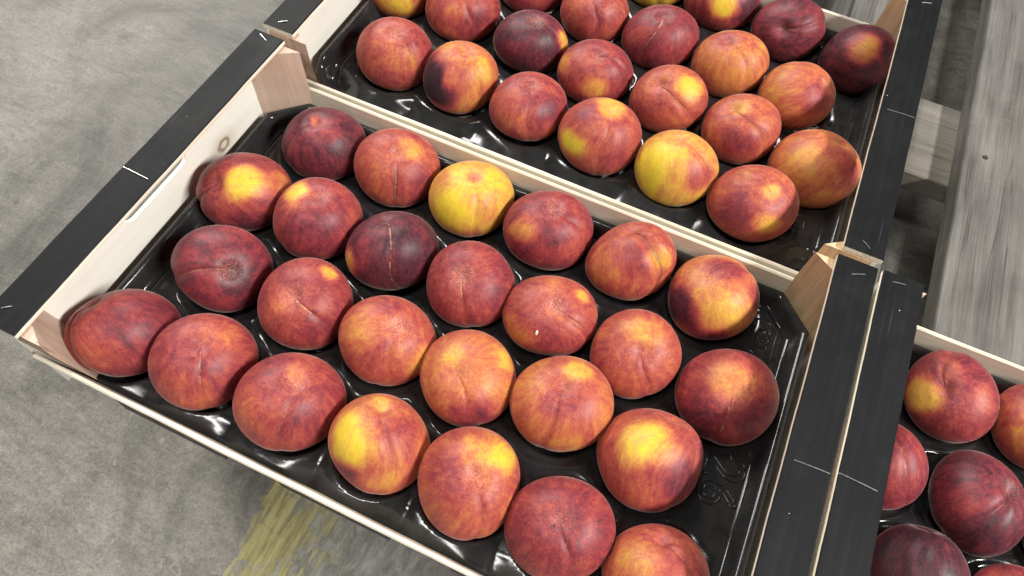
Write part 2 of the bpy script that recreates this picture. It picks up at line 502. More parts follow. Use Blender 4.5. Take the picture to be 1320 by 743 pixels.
def make_crate(label, loc, rz, post, panel_mat, stap, seed, D=D):
    rg = random.Random(seed)
    cr = tag(empty('fruit_crate', loc, rz), label, 'crate', 'shallow wooden fruit crates on the pallet')
    # end panels with a hand slot
    for e in (0, 1):
        bm = bmesh.new()
        x0, x1 = (0.0022, 0.0052) if e == 0 else (L - 0.0052, L - 0.0022)
        ya, yb = 0.0035, D - 0.0035
        s0, s1 = 0.106, 0.179
        zs, zt = (-0.0384 if seed != 3 else -0.0130), -0.0125
        # closed outline with a slot: built as a strip of columns with a rounded slot end
        cols = [ya, s0]
        nseg = 6
        xs = [ya, s0] + [s0 + 0.010 * (1 - math.cos(math.pi / 2 * k / nseg)) for k in range(1, nseg + 1)]
        xs += [s1 - 0.010 * (1 - math.cos(math.pi / 2 * k / nseg)) for k in range(nseg, 0, -1)] + [s1, yb]
        zmid = (zs + zt) / 2
        def prof(y):
            if y <= s0 + 1e-9 or y >= s1 - 1e-9:
                return 0.0
            t = min(y - s0, s1 - y)
            if t >= 0.010:
                return 1.0
            return math.sqrt(max(0, 1 - (1 - t / 0.010) ** 2))
        def addquad(y0, y1, za0, za1, zb0, zb1):
            v = []
            for xx in (x0, x1):
                v += [bm.verts.new((xx, y0, za0)), bm.verts.new((xx, y1, za1)), bm.verts.new((xx, y1, zb1)), bm.verts.new((xx, y0, zb0))]
            for f in ((0, 1, 2, 3), (7, 6, 5, 4), (0, 4, 5, 1), (3, 2, 6, 7)):
                bm.faces.new([v[i] for i in f])
            return v
        for y0, y1 in zip(xs, xs[1:]):
            p0, p1 = prof(y0), prof(y1)
            h = (zt - zs) / 2
            addquad(y0, y1, HB + 0.004, HB + 0.004, zmid - h * p0, zmid - h * p1)
            addquad(y0, y1, zmid + h * p0, zmid + h * p1, -0.005, -0.005)
        v0 = [bm.verts.new(q) for q in ((x0, ya, HB + .004), (x1, ya, HB + .004), (x1, ya, -.005), (x0, ya, -.005))]
        bm.faces.new(v0)
        v1 = [bm.verts.new(q) for q in ((x0, yb, HB + .004), (x1, yb, HB + .004), (x1, yb, -.005), (x0, yb, -.005))]
        bm.faces.new(v1[::-1])
        bmesh.ops.remove_doubles(bm, verts=bm.verts, dist=1e-6)
        bmesh.ops.recalc_face_normals(bm, faces=bm.faces)
        obj('end_panel', bm, panel_mat, cr)
    # side boards of thin ply
    for e in (0, 1):
        y0 = 0.0 if e == 0 else D - 0.0032
        rough_board('side_board', 0.0125, L - 0.0125 if e == 0 else L - 0.030, y0, y0 + 0.0032, HB + 0.006, -0.0438, M_PLY, cr, 'x', 0.0003, seed * 7 + e, 60, lean=0.0092 if e == 0 and seed != 2 else 0.0)
    # bottom slats
    for k in range(4):
        pit = (D - 0.016 + 0.0085) / 4
        y0 = 0.008 + k * pit
        box('bottom_slat', 0.006, L - 0.006, y0, y0 + pit - 0.0085, HB, HB + 0.0032, M_PLY, cr)
    # triangular corner posts
    for ex in (0, 1):
        for ey in (0, 1):
            lx, ly = post, 0.0235
            xa = 0.0054 if ex == 0 else L - 0.0054
            ya = 0.0031 if ey == 0 else D - 0.0031
            sx, sy = (1 if ex == 0 else -1), (1 if ey == 0 else -1)
            tri = [(xa, ya), (xa + sx * lx, ya), (xa, ya + sy * ly)]
            bm = bmesh.new()
            n = 8
            # the post widens a little unevenly, as sawn
            def P(z, jit):
                return [bm.verts.new((x + rg.uniform(-jit, jit), y + rg.uniform(-jit, jit) * 0.3 + (0.0092 * max(0, -z - 0.02) / 0.08 if ey == 0 else 0), z)) for x, y in tri]
            zs = [HB + 0.0035 + (-0.0050 - HB - 0.0035) * i / n for i in range(n + 1)]
            rr = [P(z, 0.0003) for z in zs]
            for a, b in zip(rr, rr[1:]):
                for k in range(3):
                    bm.faces.new((a[k], a[(k + 1) % 3], b[(k + 1) % 3], b[k]))
            bm.faces.new(rr[0][::-1])
            bm.faces.new(rr[-1])
            bmesh.ops.recalc_face_normals(bm, faces=bm.faces)
            obj('corner_post', bm, M_POST if ex == 0 else M_POST2, cr)
    # flat top rails
    for e in (0, 1):
        x0 = 0.0 if e == 0 else L - WR
        rl = rough_board('top_rail', x0, x0 + WR, 0.001 if seed != 2 else 0.0035, D - 0.001, -0.0040, 0.0, M_RAIL, cr, 'y', 0.00022, seed * 3 + e, 90)
        for (p, q) in stap:
            bm = bmesh.new()
            sh = rg.uniform(-0.003, 0.003)
            pp = (x0 + (p[0] if e == 0 else WR - p[0]), p[1] + sh, 0)
            qq = (x0 + (q[0] if e == 0 else WR - q[0]), q[1] + sh, 0)
            staple_bm(bm, pp, qq)
            obj('staple', bm, M_METAL, rl)
    return cr

ST = [((0.0015, 0.1318), (0.0225, 0.1308)), ((0.008, 0.2815), (0.0165, 0.2775)), ((0.008, 0.014), (0.0125, 0.0175))]
make_crate('middle shallow pale wood crate with black rails holding all twenty-six peaches', (0, 0, ZR), 0, 0.0365, M_PANEL, ST, 1)
make_crate('shallow black-railed crate behind the middle one, its far end out of view', (0.0020, 0.2925, ZR), 0, 0.034, M_PANEL2,
           [((0.0015, 0.146), (0.0225, 0.145)), ((0.011, 0.0115), (0.0165, 0.016)), ((0.009, 0.293), (0.0165, 0.290))], 2, D=0.3060)
make_crate('shallow black-railed crate cut off by the right edge of the photo', (0.5032, 0.0010, ZR), 0, 0.0265, M_PANEL2,
           [((0.0005, 0.1355), (0.0225, 0.1345)), ((0.007, 0.278), (0.0155, 0.2795)), ((0.008, 0.014), (0.0125, 0.0175))], 3)

# ------------------------------------------------------------------ peaches: where they lie (source pixels -> the plane of their centres)
HC = -0.0580
def ray_point(px, py, z):
    d = CR * ((px - 660) / FPX) + CD * ((py - 371.5) / FPX) + CF
    s = (z - CAM.z) / d.z
    return CAM + d * s, s

def radius(px, py, rx, ry, s):
    th = math.atan(math.hypot(px - 660, py - 371.5) / FPX)
    return math.sqrt(rx * ry * math.cos(th)) * s / FPX

# (px, py, rx, ry), base ripeness 0 maroon .. 1 yellow, stalk end (u, v), seam angle, look, options, blotches, some of them painted shade (u, v, radius, amount)
MID = [
 # front row
 [((160,428,76,61), .40, (-.62,.70), 222, 'dark maroon', dict(groove=.05, pale=.1), [(.62,-.05,.75,-.10),(-.45,-.45,.5,.12)]),  # darker right blotch paints the next peach's soft cast shadow
  ((266,465,71,63), .43, (-.15,.36), 284, 'mottled red-orange', dict(scar=.7, slen=.9), [(.35,.55,.4,.14),(0,-.85,.35,.12),(.5,-.6,.4,-.12)]),
  ((375,519,70.5,66), .43, (.02,.42), 266, 'dusky rose-red', dict(scar=.25, pale=.6), [(-.75,-.2,.45,.12),(.1,.62,.2,.16),(.5,-.2,.5,-.05)]),
  ((489,573,66.5,66), .60, (.04,.74), 268, 'red peach with a yellow left cheek, a', dict(scar=.15), [(-.60,.05,.50,.34),(.05,.85,.2,.2),(-.65,-.65,.35,-.28),(.45,.3,.5,-.1),(.1,-.75,.3,.12)]),
  ((605,625,69,72.5), .55, (.12,.17), 276, 'orange peach with a stem dimple and yellow shoulder, a', dict(dimple=.8, pale=.5), [(.62,.52,.38,.38),(.1,.62,.32,.18),(-.55,.1,.6,-.08),(.1,-.2,.3,-.08)]),
  ((724,681,69,69), .40, (-.02,.14), 268, 'evenly red', dict(scar=.6, s0=.3, s1=.62, pale=.4), [(.5,0,.5,-.04)]),
  ((846,742,69,69), .52, (.2,.72), 300, 'red-orange peach cut off by the bottom edge, a', dict(groove=.06, scar=.3), [(-.35,.35,.4,.2),(.6,.2,.5,-.08)])],
 [((292,348,65,57), .32, (.08,-.02), 172, 'purplish red', dict(scar=.5, slen=1.3, pale=.8, dimple=.8), [(.4,-.5,.5,-.1)]),
  ((395,394,64,59), .44, (-.28,.22), 312, 'scarred red peach with small yellow fleck, a', dict(scar=1.4, slen=.75, pale=.6), [(.42,.68,.22,.42),(-.5,.1,.25,.12),(.3,-.6,.5,-.08)]),
  ((498,438,62.5,58.5), .54, (.24,.30), 246, 'orange-red peach with a pale stem dimple, a', dict(pale=1.0, dimple=.7, scar=.2), [(-.6,.25,.45,.12),(.72,-.5,.35,.16),(0,.75,.3,-.1),(-.2,-.4,.4,-.05)]),
  ((603,488,62.5,61), .62, (-.27,.12), 300, 'yellowish orange', dict(pale=.2, dimple=.5), [(-.35,.5,.25,.14),(.78,.45,.35,.25),(.15,-.85,.5,-.25)]),
  ((722,522,65.5,64), .58, (.05,.42), 262, 'orange peach with a purple streak, a', dict(scar=.3, s0=.4, s1=1.0), [(.32,.72,.28,.26),(-.6,.5,.4,.1),(-.05,-.1,.32,-.16),(0,-.8,.35,.14),(.5,.1,.3,-.06)]),
  ((837,590,68,68), .50, (.55,.78), 296, 'peach with a large yellow top and maroon flank, a', dict(groove=.06, scar=.3, pale=.3), [(-.02,.32,.52,.42),(.5,-.5,.45,-.24),(-.5,.5,.3,-.05)])],
 [((316,247,61,50), .42, (-.66,.22), 190, 'red peach with a round bright yellow patch, a', dict(groove=.06), [(.0,.12,.5,.50),(0,-.8,.45,-.22),(.75,.2,.3,.15)]),  # dark blotch at the bottom is shadow painted into the skin
  ((410,284,57,53), .38, (.02,.64), 214, 'crimson peach with a yellow upper edge, a', dict(groove=.04, pale=.4, dimple=.6), [(-.5,.7,.42,.52),(0,-.2,.5,-.06),(.7,-.2,.4,.08)]),
  ((506,324,61,55), .19, (-.12,.86), 281, 'very dark purple peach with a long corky seam, a', dict(scar=.85, s0=.0, s1=2.4, slen=2.4), [(-.95,-.2,.36,.55),(-.5,0,.45,.1)]),
  ((607,366,57.5,55.5), .40, (-.22,.2), 262, 'dull red peach with tan stem rays, a', dict(scar=.9, slen=.7, pale=.9, dimple=.6), [(.2,.6,.4,.06)]),
  ((711,407,59,54.5), .48, (.06,.26), 304, 'pinkish red peach with a small cream scab, a', dict(scar=.6, pale=1.0, dimple=.8, slen=.9, scab=(-.33,-.36)), [(-.75,-.4,.4,.2),(.65,.5,.22,.3),(-.1,-.4,.4,-.08),(0,.8,.3,.08)]),
  ((819,459,59.5,58.5), .52, (.15,.12), 268, 'orange-red peach with a dotted seam, a', dict(scar=.35, slen=1.1, dimple=.5), [(.25,.55,.4,.18),(-.6,.1,.4,-.04),(.6,-.3,.35,.06)]),
  ((935,511,65,64), .42, (.18,.04), 240, 'red peach with orange top and corky seam, a', dict(scar=1.0, s0=.15, s1=.9, dimple=.15), [(.1,.42,.5,.28),(-.6,-.5,.5,-.16),(.5,-.6,.45,-.1)])],
 [((418,185,54,48), .25, (-.28,.62), 205, 'dark maroon peach with a lit red patch, a', dict(groove=.04), [(.65,0,.5,-.05),(.08,.35,.4,.12),(-.25,.72,.14,.35),(-.85,0,.3,.12)]),  # right side painted as in the neighbour's shadow, red patch as lit
  ((511,217,55,51), .50, (.03,.42), 258, 'orange peach split by a tan seam, a', dict(scar=1.2, slen=1.6, s1=1.6, seamdark=.5, pale=.4), [(.32,.5,.35,.25),(.7,-.5,.5,-.18),(-.6,0,.4,.05)]),
  ((608,256,54.5,51), .80, (.04,.62), 270, 'mostly yellow', dict(dimple=.4), [(-.5,-.3,.45,.18),(.05,.62,.25,-.2),(.45,-.3,.4,-.12),(0,-.95,.35,-.22),(-.75,.4,.3,-.12),(.6,.5,.3,.1)]),
  ((707,296,56,53), .38, (.08,.56), 312, 'purplish red peach with an orange left cheek, a', dict(scar=.5, pale=.8, slen=.6, dimple=.9), [(-.5,-.05,.33,.3),(.05,-.3,.35,-.1),(.7,-.4,.4,.08)]),
  ((813,336,58,53), .52, (.04,.82), 290, 'orange peach with a deep cleft, a', dict(groove=.13, gw=.17, scar=.4, seamdark=.5), [(.72,0,.32,.35),(0,0,.4,-.1),(-.6,-.2,.45,.1)]),
  ((919,385,60,56), .66, (-.2,.5), 60, 'patchy yellow peach with a maroon left side, a', dict(scar=.3, dimple=.2), [(.3,-.25,.5,.16),(-.85,-.2,.55,-.5),(.3,.65,.45,-.26),(0,-.95,.4,-.3),(.9,.1,.3,-.2)])]]

BACK = [
 [((509,71,51,48), .48, (.0,.62), 318, 'speckled red-orange', dict(scar=.4, pale=.8, slen=.5), [(.2,-.2,.5,.1),(-.5,0,.4,.02)]),
  ((595,102,50.5,48), .62, (.15,.80), 280, 'half purple, half orange', dict(pale=.5), [(-.85,-.1,.75,-.6),(.6,.2,.35,.2),(.2,-.6,.4,.02)]),
  ((680,138,51,47), .45, (.05,.70), 272, 'rose-red', dict(pale=.5, dimple=.7, groove=.03), [(-.5,-.1,.5,.1),(.5,0,.5,-.1)]),
  ((774,178,53.5,50), .50, (.2,.75), 262, 'red peach with a yellow left side, a', dict(pale=.2), [(-.75,-.2,.42,.52),(.25,.85,.4,.34),(-.4,.6,.35,-.2),(.3,-.3,.5,-.06)]),
  ((871,216,54,49.5), .74, (.08,.84), 300, 'yellow peach with corky seam and red flank, a', dict(scar=1.3, slen=2.0, s1=2.0, pale=.5, groove=.04), [(-.55,0,.65,.28),(.7,-.15,.5,-.32)]),
  ((967,262,60,51), .50, (.52,.25), 150, 'streaky red peach with two yellow spots, a', dict(dimple=.15), [(.5,.25,.22,.32),(.42,-.5,.3,.34),(-.35,-.2,.5,-.1),(-.2,.75,.3,.12)])],
 [((515,-18,47,47), .55, (0,.6), 270, 'yellow-bottomed', dict(), [(0,-.55,.5,.3)]),
  ((598,12,48,45), .45, (0,.6), 270, 'red-orange', dict(), [(-.25,0,.35,.14),(.25,-.3,.4,-.1)]),
  ((684,55,49,44), .22, (.12,.70), 320, 'dark plum peach with a yellow right edge, a', dict(pale=.9, slen=.5, scar=.3), [(.92,-.02,.36,.62)]),
  ((768,93,49,43), .42, (-.02,.55), 350, 'red peach with an orange spot low in front, a', dict(pale=.4, dimple=.8, groove=.05), [(0,-.4,.34,.26),(-.8,.2,.3,.25)]),
  ((860,128,51,44), .52, (-.22,.45), 304, 'orange-red peach with a yellow right cheek, a', dict(scar=.9, slen=1.1, s1=1.1), [(.58,.28,.42,.4),(-.4,-.3,.5,-.04)]),
  ((956,166,53.5,46), .55, (-.28,.62), 306, 'brownish orange peach with a purple lower half, a', dict(scar=.4, pale=.4), [(-.12,.62,.28,.22),(-.15,-.4,.45,-.2)]),
  ((1050,218,59.5,49), .62, (.62,.68), 330, 'smooth yellow-orange peach nearest the right rail, a', dict(groove=.03), [(-.4,0,.5,.14),(.65,0,.5,-.16)])],
 [((687,-22,46,42), .40, (0,.6), 270, 'dull red', dict(), []),
  ((767,16,45,42), .48, (-.05,.5), 270, 'orange-red', dict(scar=.3), [(0,-.3,.5,-.06)]),
  ((850,48,48,41), .36, (.08,.68), 262, 'dark red peach with a tan seam, a', dict(scar=1.2, slen=1.5, s1=1.5, pale=.3, seamdark=.3), [(-.6,0,.4,.1)]),
  ((940,82,50,45), .62, (-.1,.72), 300, 'smooth light orange', dict(pale=.5, dimple=.8, groove=.03), [(-.2,.75,.35,-.15),(0,-.2,.6,.06)]),
  ((1028,124,53,47), .62, (.75,.3), 80, 'orange peach with a red right side, a', dict(pale=.3), [(.55,.0,.45,-.18),(-.5,0,.5,.06)])],
 [((848,-30,46,41), .85, (0,.5), 270, 'yellow', dict(), []),
  ((930,-2,49,43), .42, (0,.8), 240, 'red peach with a sharp yellow wedge, a', dict(), [(.12,-.25,.36,.55),(.7,-.3,.45,-.25)]),
  ((1016,38,49,42), .29, (-.12,.02), 355, 'wine-red peach with a deep stem dimple, a', dict(dimple=1.1, scar=.3, slen=1.0), []),
  ((1105,79,52,48), .20, (-.8,.5), 100, 'shaded near-black peach with a lit orange patch, a', dict(), [(.12,.25,.38,.5),(.6,.3,.2,-.15)])]]  # dark base colour paints cast shadow, orange blotch the lit skin

RIGHT = [
  ((1227,511,64,61), .36, (-.15,.22), 100, 'maroon peach with a yellow left side, the rearmost', dict(dimple=.6), [(-.62,.1,.45,.42),(0,.6,.35,.15),(.75,-.1,.3,.15)]),
  ((1135,598,62,62), .36, (.1,.8), 300, 'rose-red peach half hidden under the black rail, the one', dict(scar=.7), []),
  ((1260,646,68,67), .26, (.78,.22), 215, 'wine-red peach with a curved cleft, the one', dict(groove=.09, gw=.16, dimple=1.0, pale=.3), [(-.35,-.05,.35,.14),(0,-.7,.5,-.1)]),  # red blotch paints the lit middle, low blotch the shadow below it
  ((1180,735,67,67), .16, (.4,.9), 250, 'near-black purple peach at the bottom edge, the one', dict(), [(-.55,.9,.3,.5)]),
  ((1338,552,60,60), .55, (0,.4), 270, 'orange peach cut by the right edge, the one', dict(), [(-.2,-.1,.5,.14),(0,.8,.4,-.1)]),
  ((1315,790,65,65), .38, (0,.3), 270, 'red peach in the bottom right corner, the one', dict(), [(-.3,.6,.4,.1)])]

def peach_mesh(R, stalk, seamdir, s0, opt, blots, seed):
    """stalk, seamdir: unit vectors in world axes; returns a mesh in world axes round the origin"""
    rg = np.random.default_rng(seed)
    NS, NR = 76, 46
    t = np.linspace(-1, 1, NS, endpoint=False)
    phi = np.sign(t) * np.pi * np.abs(t) ** 1.45
    u = np.linspace(0, 1, NR)
    th = np.pi * (0.012 + 0.976 * (0.80 * u + 0.20 * u ** 2))
    TH, PH = np.meshgrid(th, phi, indexing='ij')
    TW = PH + rg.uniform(-.32, .32) * np.sin(1.2 * TH) + 0.06 * np.sin(3.1 * TH + rg.uniform(0, 6))
    d = np.stack([np.sin(TH) * np.cos(TW), np.sin(TH) * np.sin(TW), np.cos(TH)], -1).reshape(-1, 3)
    TH, PH = TH.ravel(), PH.ravel()
    d = np.vstack([d, [[0, 0, 1], [0, 0, -1]]])
    TH = np.append(TH, [0, np.pi])
    PH = np.append(PH, [0, 0])
    r = np.ones(len(TH))
    dim = opt.get('dimple', .75)
    r -= 0.15 * dim * np.exp(-(TH / 0.20) ** 2) + 0.045 * np.exp(-(TH / 0.42) ** 2)
    gw = opt.get('gw', .11)
    g = opt.get('groove', .034)
    along = np.clip(np.sin(np.clip(TH, 0, np.pi)), 0, 1) ** 0.5 * np.clip(1.15 - TH / 3.0, 0, 1)
    r -= g * np.exp(-(PH / gw) ** 2) * along
    r += 0.35 * g * np.exp(-((np.abs(PH) - 3.0 * gw) / (1.6 * gw)) ** 2) * along
    r += 0.02 * np.exp(-((np.pi - TH) / 0.22) ** 2)
    for _ in range(7):
        k = rg.normal(size=3)
        k = k / np.linalg.norm(k) * rg.uniform(1.4, 3.6)
        r += rg.uniform(.010, .024) * np.sin(d @ k + rg.uniform(0, 6.28))
    # frame
    z = np.array(stalk)
    x = np.array(seamdir)
    x = x - (x @ z) * z
    x /= np.linalg.norm(x)
    y = np.cross(z, x)
    F = np.stack([x, y, z], 0)
    w = d @ F                                  # directions in world axes
    co = (d * np.array([1.0, 1.0, rg.uniform(.93, .98)])) @ F * r[:, None] * R
    # ripeness field, with painted shade on a few fruits
    wob = np.zeros(len(TH))
    for _ in range(6):
        k = rg.normal(size=3)
        k = k / np.linalg.norm(k) * rg.uniform(4, 10)
        wob += 0.13 * np.sin(w @ k + rg.uniform(0, 6.28))
    s = np.full(len(TH), s0 - 0.05 * (s0 < 0.7))
    for (bd, br, ba) in blots:
        ang = np.arccos(np.clip(w @ bd, -1, 1))
        q = ang / (br * 1.05) + wob * 0.7
        m = np.clip((1.38 - q) / 1.0, 0, 1)
        s = s + ba * m * m * (3 - 2 * m)
    s = np.minimum(s, 0.94)
    rad = 2.2 * np.clip(TH / 0.75, 0, 1) * np.clip((np.pi - TH) / 0.75, 0, 1)
    st = np.stack([np.cos(PH) * rad, np.sin(PH) * rad, TH * 0.55], -1)
    seam = np.sin(TH) * np.abs(PH)
    a0, a1 = opt.get('s0', 0.05), opt.get('s1', opt.get('slen', 1.2))
    scar = opt.get('scar', 0.0) * np.clip((TH - a0) / .08, 0, 1) * np.clip((a1 - TH) / .12, 0, 1)
    sdk = opt.get('seamdark', 0.12) * np.clip((TH - .25) / .3, 0, 1)
    pale = opt.get('pale', .25) * np.clip((0.40 - TH) / .34, 0, 1) ** 1.2
    faces = []
    for i in range(NR - 1):
        for j in range(NS):
            j2 = (j + 1) % NS
            faces.append((i * NS + j, (i + 1) * NS + j, (i + 1) * NS + j2, i * NS + j2))
    n = NR * NS
    for j in range(NS):
        j2 = (j + 1) % NS
        faces.append((n, j, j2))
        faces.append((n + 1, (NR - 1) * NS + j2, (NR - 1) * NS + j))
    me = bpy.data.meshes.new('peach')
    me.from_pydata(co.tolist(), [], faces)
    me.polygons.foreach_set('use_smooth', [True] * len(me.polygons))
    for nm, arr in (('ripe_shade', s), ('seam', seam), ('scar', scar), ('seamdark', sdk), ('pale', pale)):
        a = me.attributes.new(nm, 'FLOAT', 'POINT')
        a.data.foreach_set('value', arr.astype(np.float32))
    a = me.attributes.new('streak', 'FLOAT_VECTOR', 'POINT')
    a.data.foreach_set('vector', st.astype(np.float32).ravel())
    me.materials.append(M_PEACH)
    return me, float(co[:, 2].min())

SEED = [100]
def place_peach(spec, label, group, hc=HC):
    (px, py, rx, ry), s0, stalk, ang, look, opt, blots = spec
    P, s = ray_point(px, py, ZR + hc)
    R = radius(px, py, rx, ry, s) * 1.0
    R = min(R, 0.0352)
    tow = (CAM - P).normalized()
    ri = (CR - tow * CR.dot(tow)).normalized()
    up = tow.cross(ri)
    def vd(u, v):
        w2 = max(0.0, 1 - u * u - v * v)
        return (ri * u + up * v + tow * math.sqrt(w2)).normalized()
    st = vd(*stalk)
    a = math.radians(ang)
    sd = ri * math.cos(a) + up * math.sin(a)
    bl = [(np.array(vd(u, v)), br, ba) for u, v, br, ba in blots]
    SEED[0] += 1
    me, zmin = peach_mesh(R, st, sd, s0, opt, bl, SEED[0])
    # real peaches are not round: widths across and up the picture as measured
    ox, oy = (px - 660) / FPX, (py - 371.5) / FPX
    r0 = R * FPX / s
    kx = min(1.10, max(0.92, rx / (r0 * math.sqrt(1 + ox * ox))))
    ky = min(1.08, max(0.92, ry / (r0 * math.sqrt(1 + oy * oy))))
    fr = Matrix((ri, up, tow))
    A = fr.transposed() @ Matrix.Diagonal((kx, ky, 1.0)) @ fr
    me.transform(A.to_4x4())
    o = bpy.data.objects.new('peach', me)
    COL.objects.link(o)
    o.location = P
    tag(o, label, 'peach', group)
    if 'scab' in opt:
        dv = vd(*opt['scab'])
        vt = min(me.vertices, key=lambda v: -(v.co.normalized().dot(dv)))
        bm = bmesh.new()
        bmesh.ops.create_icosphere(bm, subdivisions=2, radius=1.0)
        nrm = vt.co.normalized()
        ax = (ri * 0.45 + up * 0.9).normalized()
        ax = (ax - nrm * ax.dot(nrm)).normalized()
        F3 = Matrix((ax * 0.0022, nrm.cross(ax) * 0.0010, nrm * 0.0006)).transposed()
        for v in bm.verts:
            v.co = F3 @ v.co + vt.co
        obj('scab', bm, M_PLY, o, smooth=True)
    return o, P, R

ORD = ['first', 'second', 'third', 'fourth', 'fifth', 'sixth', 'seventh']
def lab(look, pos):
    if look.endswith(', a'):
        return look[:-3] + ', ' + pos
    return look + ' peach, ' + pos
MIDP, BACKP, RIGHTP = [], [], []
ROWN = ['front', 'second', 'third', 'back']
for j, row in enumerate(MID):
    for i, sp in enumerate(row):
        o, P, R = place_peach(sp, lab(sp[4], '%s from left, %s row, middle crate' % (ORD[i], ROWN[j])), 'peaches in the middle crate')
        MIDP.append((P, R))
for j, row in enumerate(BACK):
    for i, sp in enumerate(row):
        pos = '%s from right, %s row, rear crate' % (ORD[len(row) - 1 - i], ['front', 'second', 'third', 'fourth'][j])
        o, P, R = place_peach(sp, lab(sp[4], pos), 'peaches in the rear crate')
        BACKP.append((P, R))
for sp in RIGHT:
    look = sp[4]
    a, b = look.rsplit(', the ', 1)
    o, P, R = place_peach(sp, a + (', rearmost in the right-hand crate' if b == 'rearmost' else ', in the right-hand crate'), 'peaches in the right-hand crate')
    RIGHTP.append((P, R))

# ------------------------------------------------------------------ moulded trays
TX0, TX1, TY0, TY1 = 0.0155, 0.4845, 0.0074, 0.2835
WEB, RIM = -0.0745, -0.0570
def make_tray(label, org, cups, marks, seed, TY1=TY1):
    t = tag(empty('fruit_tray', (org[0], org[1], ZR)), label, 'tray', 'black moulded trays in the crates')
    h = 0.0015
    nx, ny = int((TX1 - TX0) / h) + 1, int((TY1 - TY0) / h) + 1
    X, Y = np.meshgrid(np.linspace(TX0, TX1, nx), np.linspace(TY0, TY1, ny), indexing='ij')
    ch = 0.026
    def inset(X, Y):
        a = np.minimum.reduce([X - TX0, TX1 - X, Y - TY0, TY1 - Y])
        k = math.sqrt(.5)
        for sx in (0, 1):
            for sy in (0, 1):
                dx = X - TX0 if sx == 0 else TX1 - X
                dy = Y - TY0 if sy == 0 else TY1 - Y
                a = np.minimum(a, (dx + dy - ch) * k)
        return a
    S = inset(X, Y)
    # pull points outside the cut corners onto the cut
    k = math.sqrt(.5)
    for sx in (0, 1):
        for sy in (0, 1):
            dx = X - TX0 if sx == 0 else TX1 - X
            dy = Y - TY0 if sy == 0 else TY1 - Y
            o = np.clip((ch - dx - dy) * k, 0, h * 1.0)
            X += (1 if sx == 0 else -1) * o * k
            Y += (1 if sy == 0 else -1) * o * k
    S0 = S.copy()
    S = np.maximum(inset(X, Y), 0)
    rg = np.random.default_rng(seed)
    d1 = np.full(X.shape, 9.0)
    d2 = np.full(X.shape, 9.0)
    bowl = np.full(X.shape, 9.0)
    for (cx, cy, cz, R) in cups:
        dd = np.hypot(X - cx, Y - cy)
        d2 = np.where(dd < d1, d1, np.minimum(d2, dd))
        Rb = R + 0.0012
        b = np.where(dd < Rb * 0.97, cz - np.sqrt(np.maximum(Rb ** 2 - dd ** 2, 0)), 9.0)
        bowl = np.where(dd < d1, b, bowl)
        d1 = np.minimum(d1, dd)
    # webs rise away from the cups, with flat lands at the junctions
    rise = np.clip((d1 - 0.030) / 0.011, 0, 1.3)
    web = WEB + 0.0060 * (rise - 0.25 * rise ** 2) + 0.0005 * np.sin(X * 210 + 1) * np.sin(Y * 190)
    land = np.clip((d1 - 0.0375) / 0.004, 0, 1)
    web = web * (1 - land) + land * (WEB + 0.0046)
    # the front margin slopes up and away from the cups in one soft sweep
    fm = np.clip(1 - (Y - TY0 - 0.030) / 0.014, 0, 1)
    fm = fm * fm * (3 - 2 * fm)
    sl = 0.42 + 0.15 * np.sin(X * 58 + 1.7 * np.sin(X * 19 + seed)) + 0.08 * np.sin(X * 131 + Y * 60 + seed)
    up_ = np.clip((d1 - 0.029) / 0.006, 0, 1)
    dn = np.clip(d1 - 0.0335, 0, 0.02)
    sweep = WEB + 0.0032 * up_ * (2 - up_) - sl * dn * dn / (dn + 0.004)
    web = web * (1 - fm) + sweep * fm
    # plain margin outside the cups
    Z = np.minimum(web, np.where(bowl < 5, np.maximum(bowl, HB + 0.006), 9))
    Z = np.where(bowl < 5, np.minimum(Z, web), web)
    # rounded lip between web and bowl: blur a few times
    for _ in range(2):
        Zp = np.pad(Z, 1, mode='edge')
        Z = (Zp[1:-1, 1:-1] * 4 + Zp[:-2, 1:-1] + Zp[2:, 1:-1] + Zp[1:-1, :-2] + Zp[1:-1, 2:]) / 8
    Z += 0.0009 * np.exp(-((d1 - 0.0330) / 0.0013) ** 2)
    # rim
    q = np.clip((0.0125 - S) / 0.0075, 0, 1)
    q = q * q * (3 - 2 * q)
    fr = np.clip((Y - TY0 - 0.010) / 0.025, 0, 1)
    q = q * fr
    rimz = RIM
    Z = Z * (1 - q) + rimz * q
    Z += 0.0008 * np.exp(-((S - 0.0165) / 0.0011) ** 2) * (d1 > 0.036) * fr
    Z -= np.clip((0.0016 - S) / 0.0016, 0, 1) * 0.005
    vs = np.stack([X, Y, Z], -1).reshape(-1, 3)
    keep = S0 > -h * 1.01
    idx = np.arange(nx * ny).reshape(nx, ny)
    a, b, c, d = idx[:-1, :-1], idx[1:, :-1], idx[1:, 1:], idx[:-1, 1:]
    kf = keep[:-1, :-1] & keep[1:, :-1] & keep[1:, 1:] & keep[:-1, 1:]
    fs = np.stack([a[kf], b[kf], c[kf], d[kf]], -1)
    used = np.unique(fs)
    mp = np.full(nx * ny, -1)
    mp[used] = np.arange(len(used))
    obj('tray_sheet', (vs[used].tolist(), mp[fs].tolist()), M_TRAY, t, smooth=True)
    return t

def cups_from(pts, org):
    return [(P.x - org[0], P.y - org[1], P.z - ZR, R) for P, R in pts]

def extra(cups, cand, top=TY1):
    out = list(cups)
    for (x, y) in cand:
        if TX0 + .03 < x < TX1 - .02 and TY0 + .02 < y < top - .02 and all(math.hypot(x - c[0], y - c[1]) > 0.045 for c in out):
            out.append((x, y, HC, 0.033))
    return out

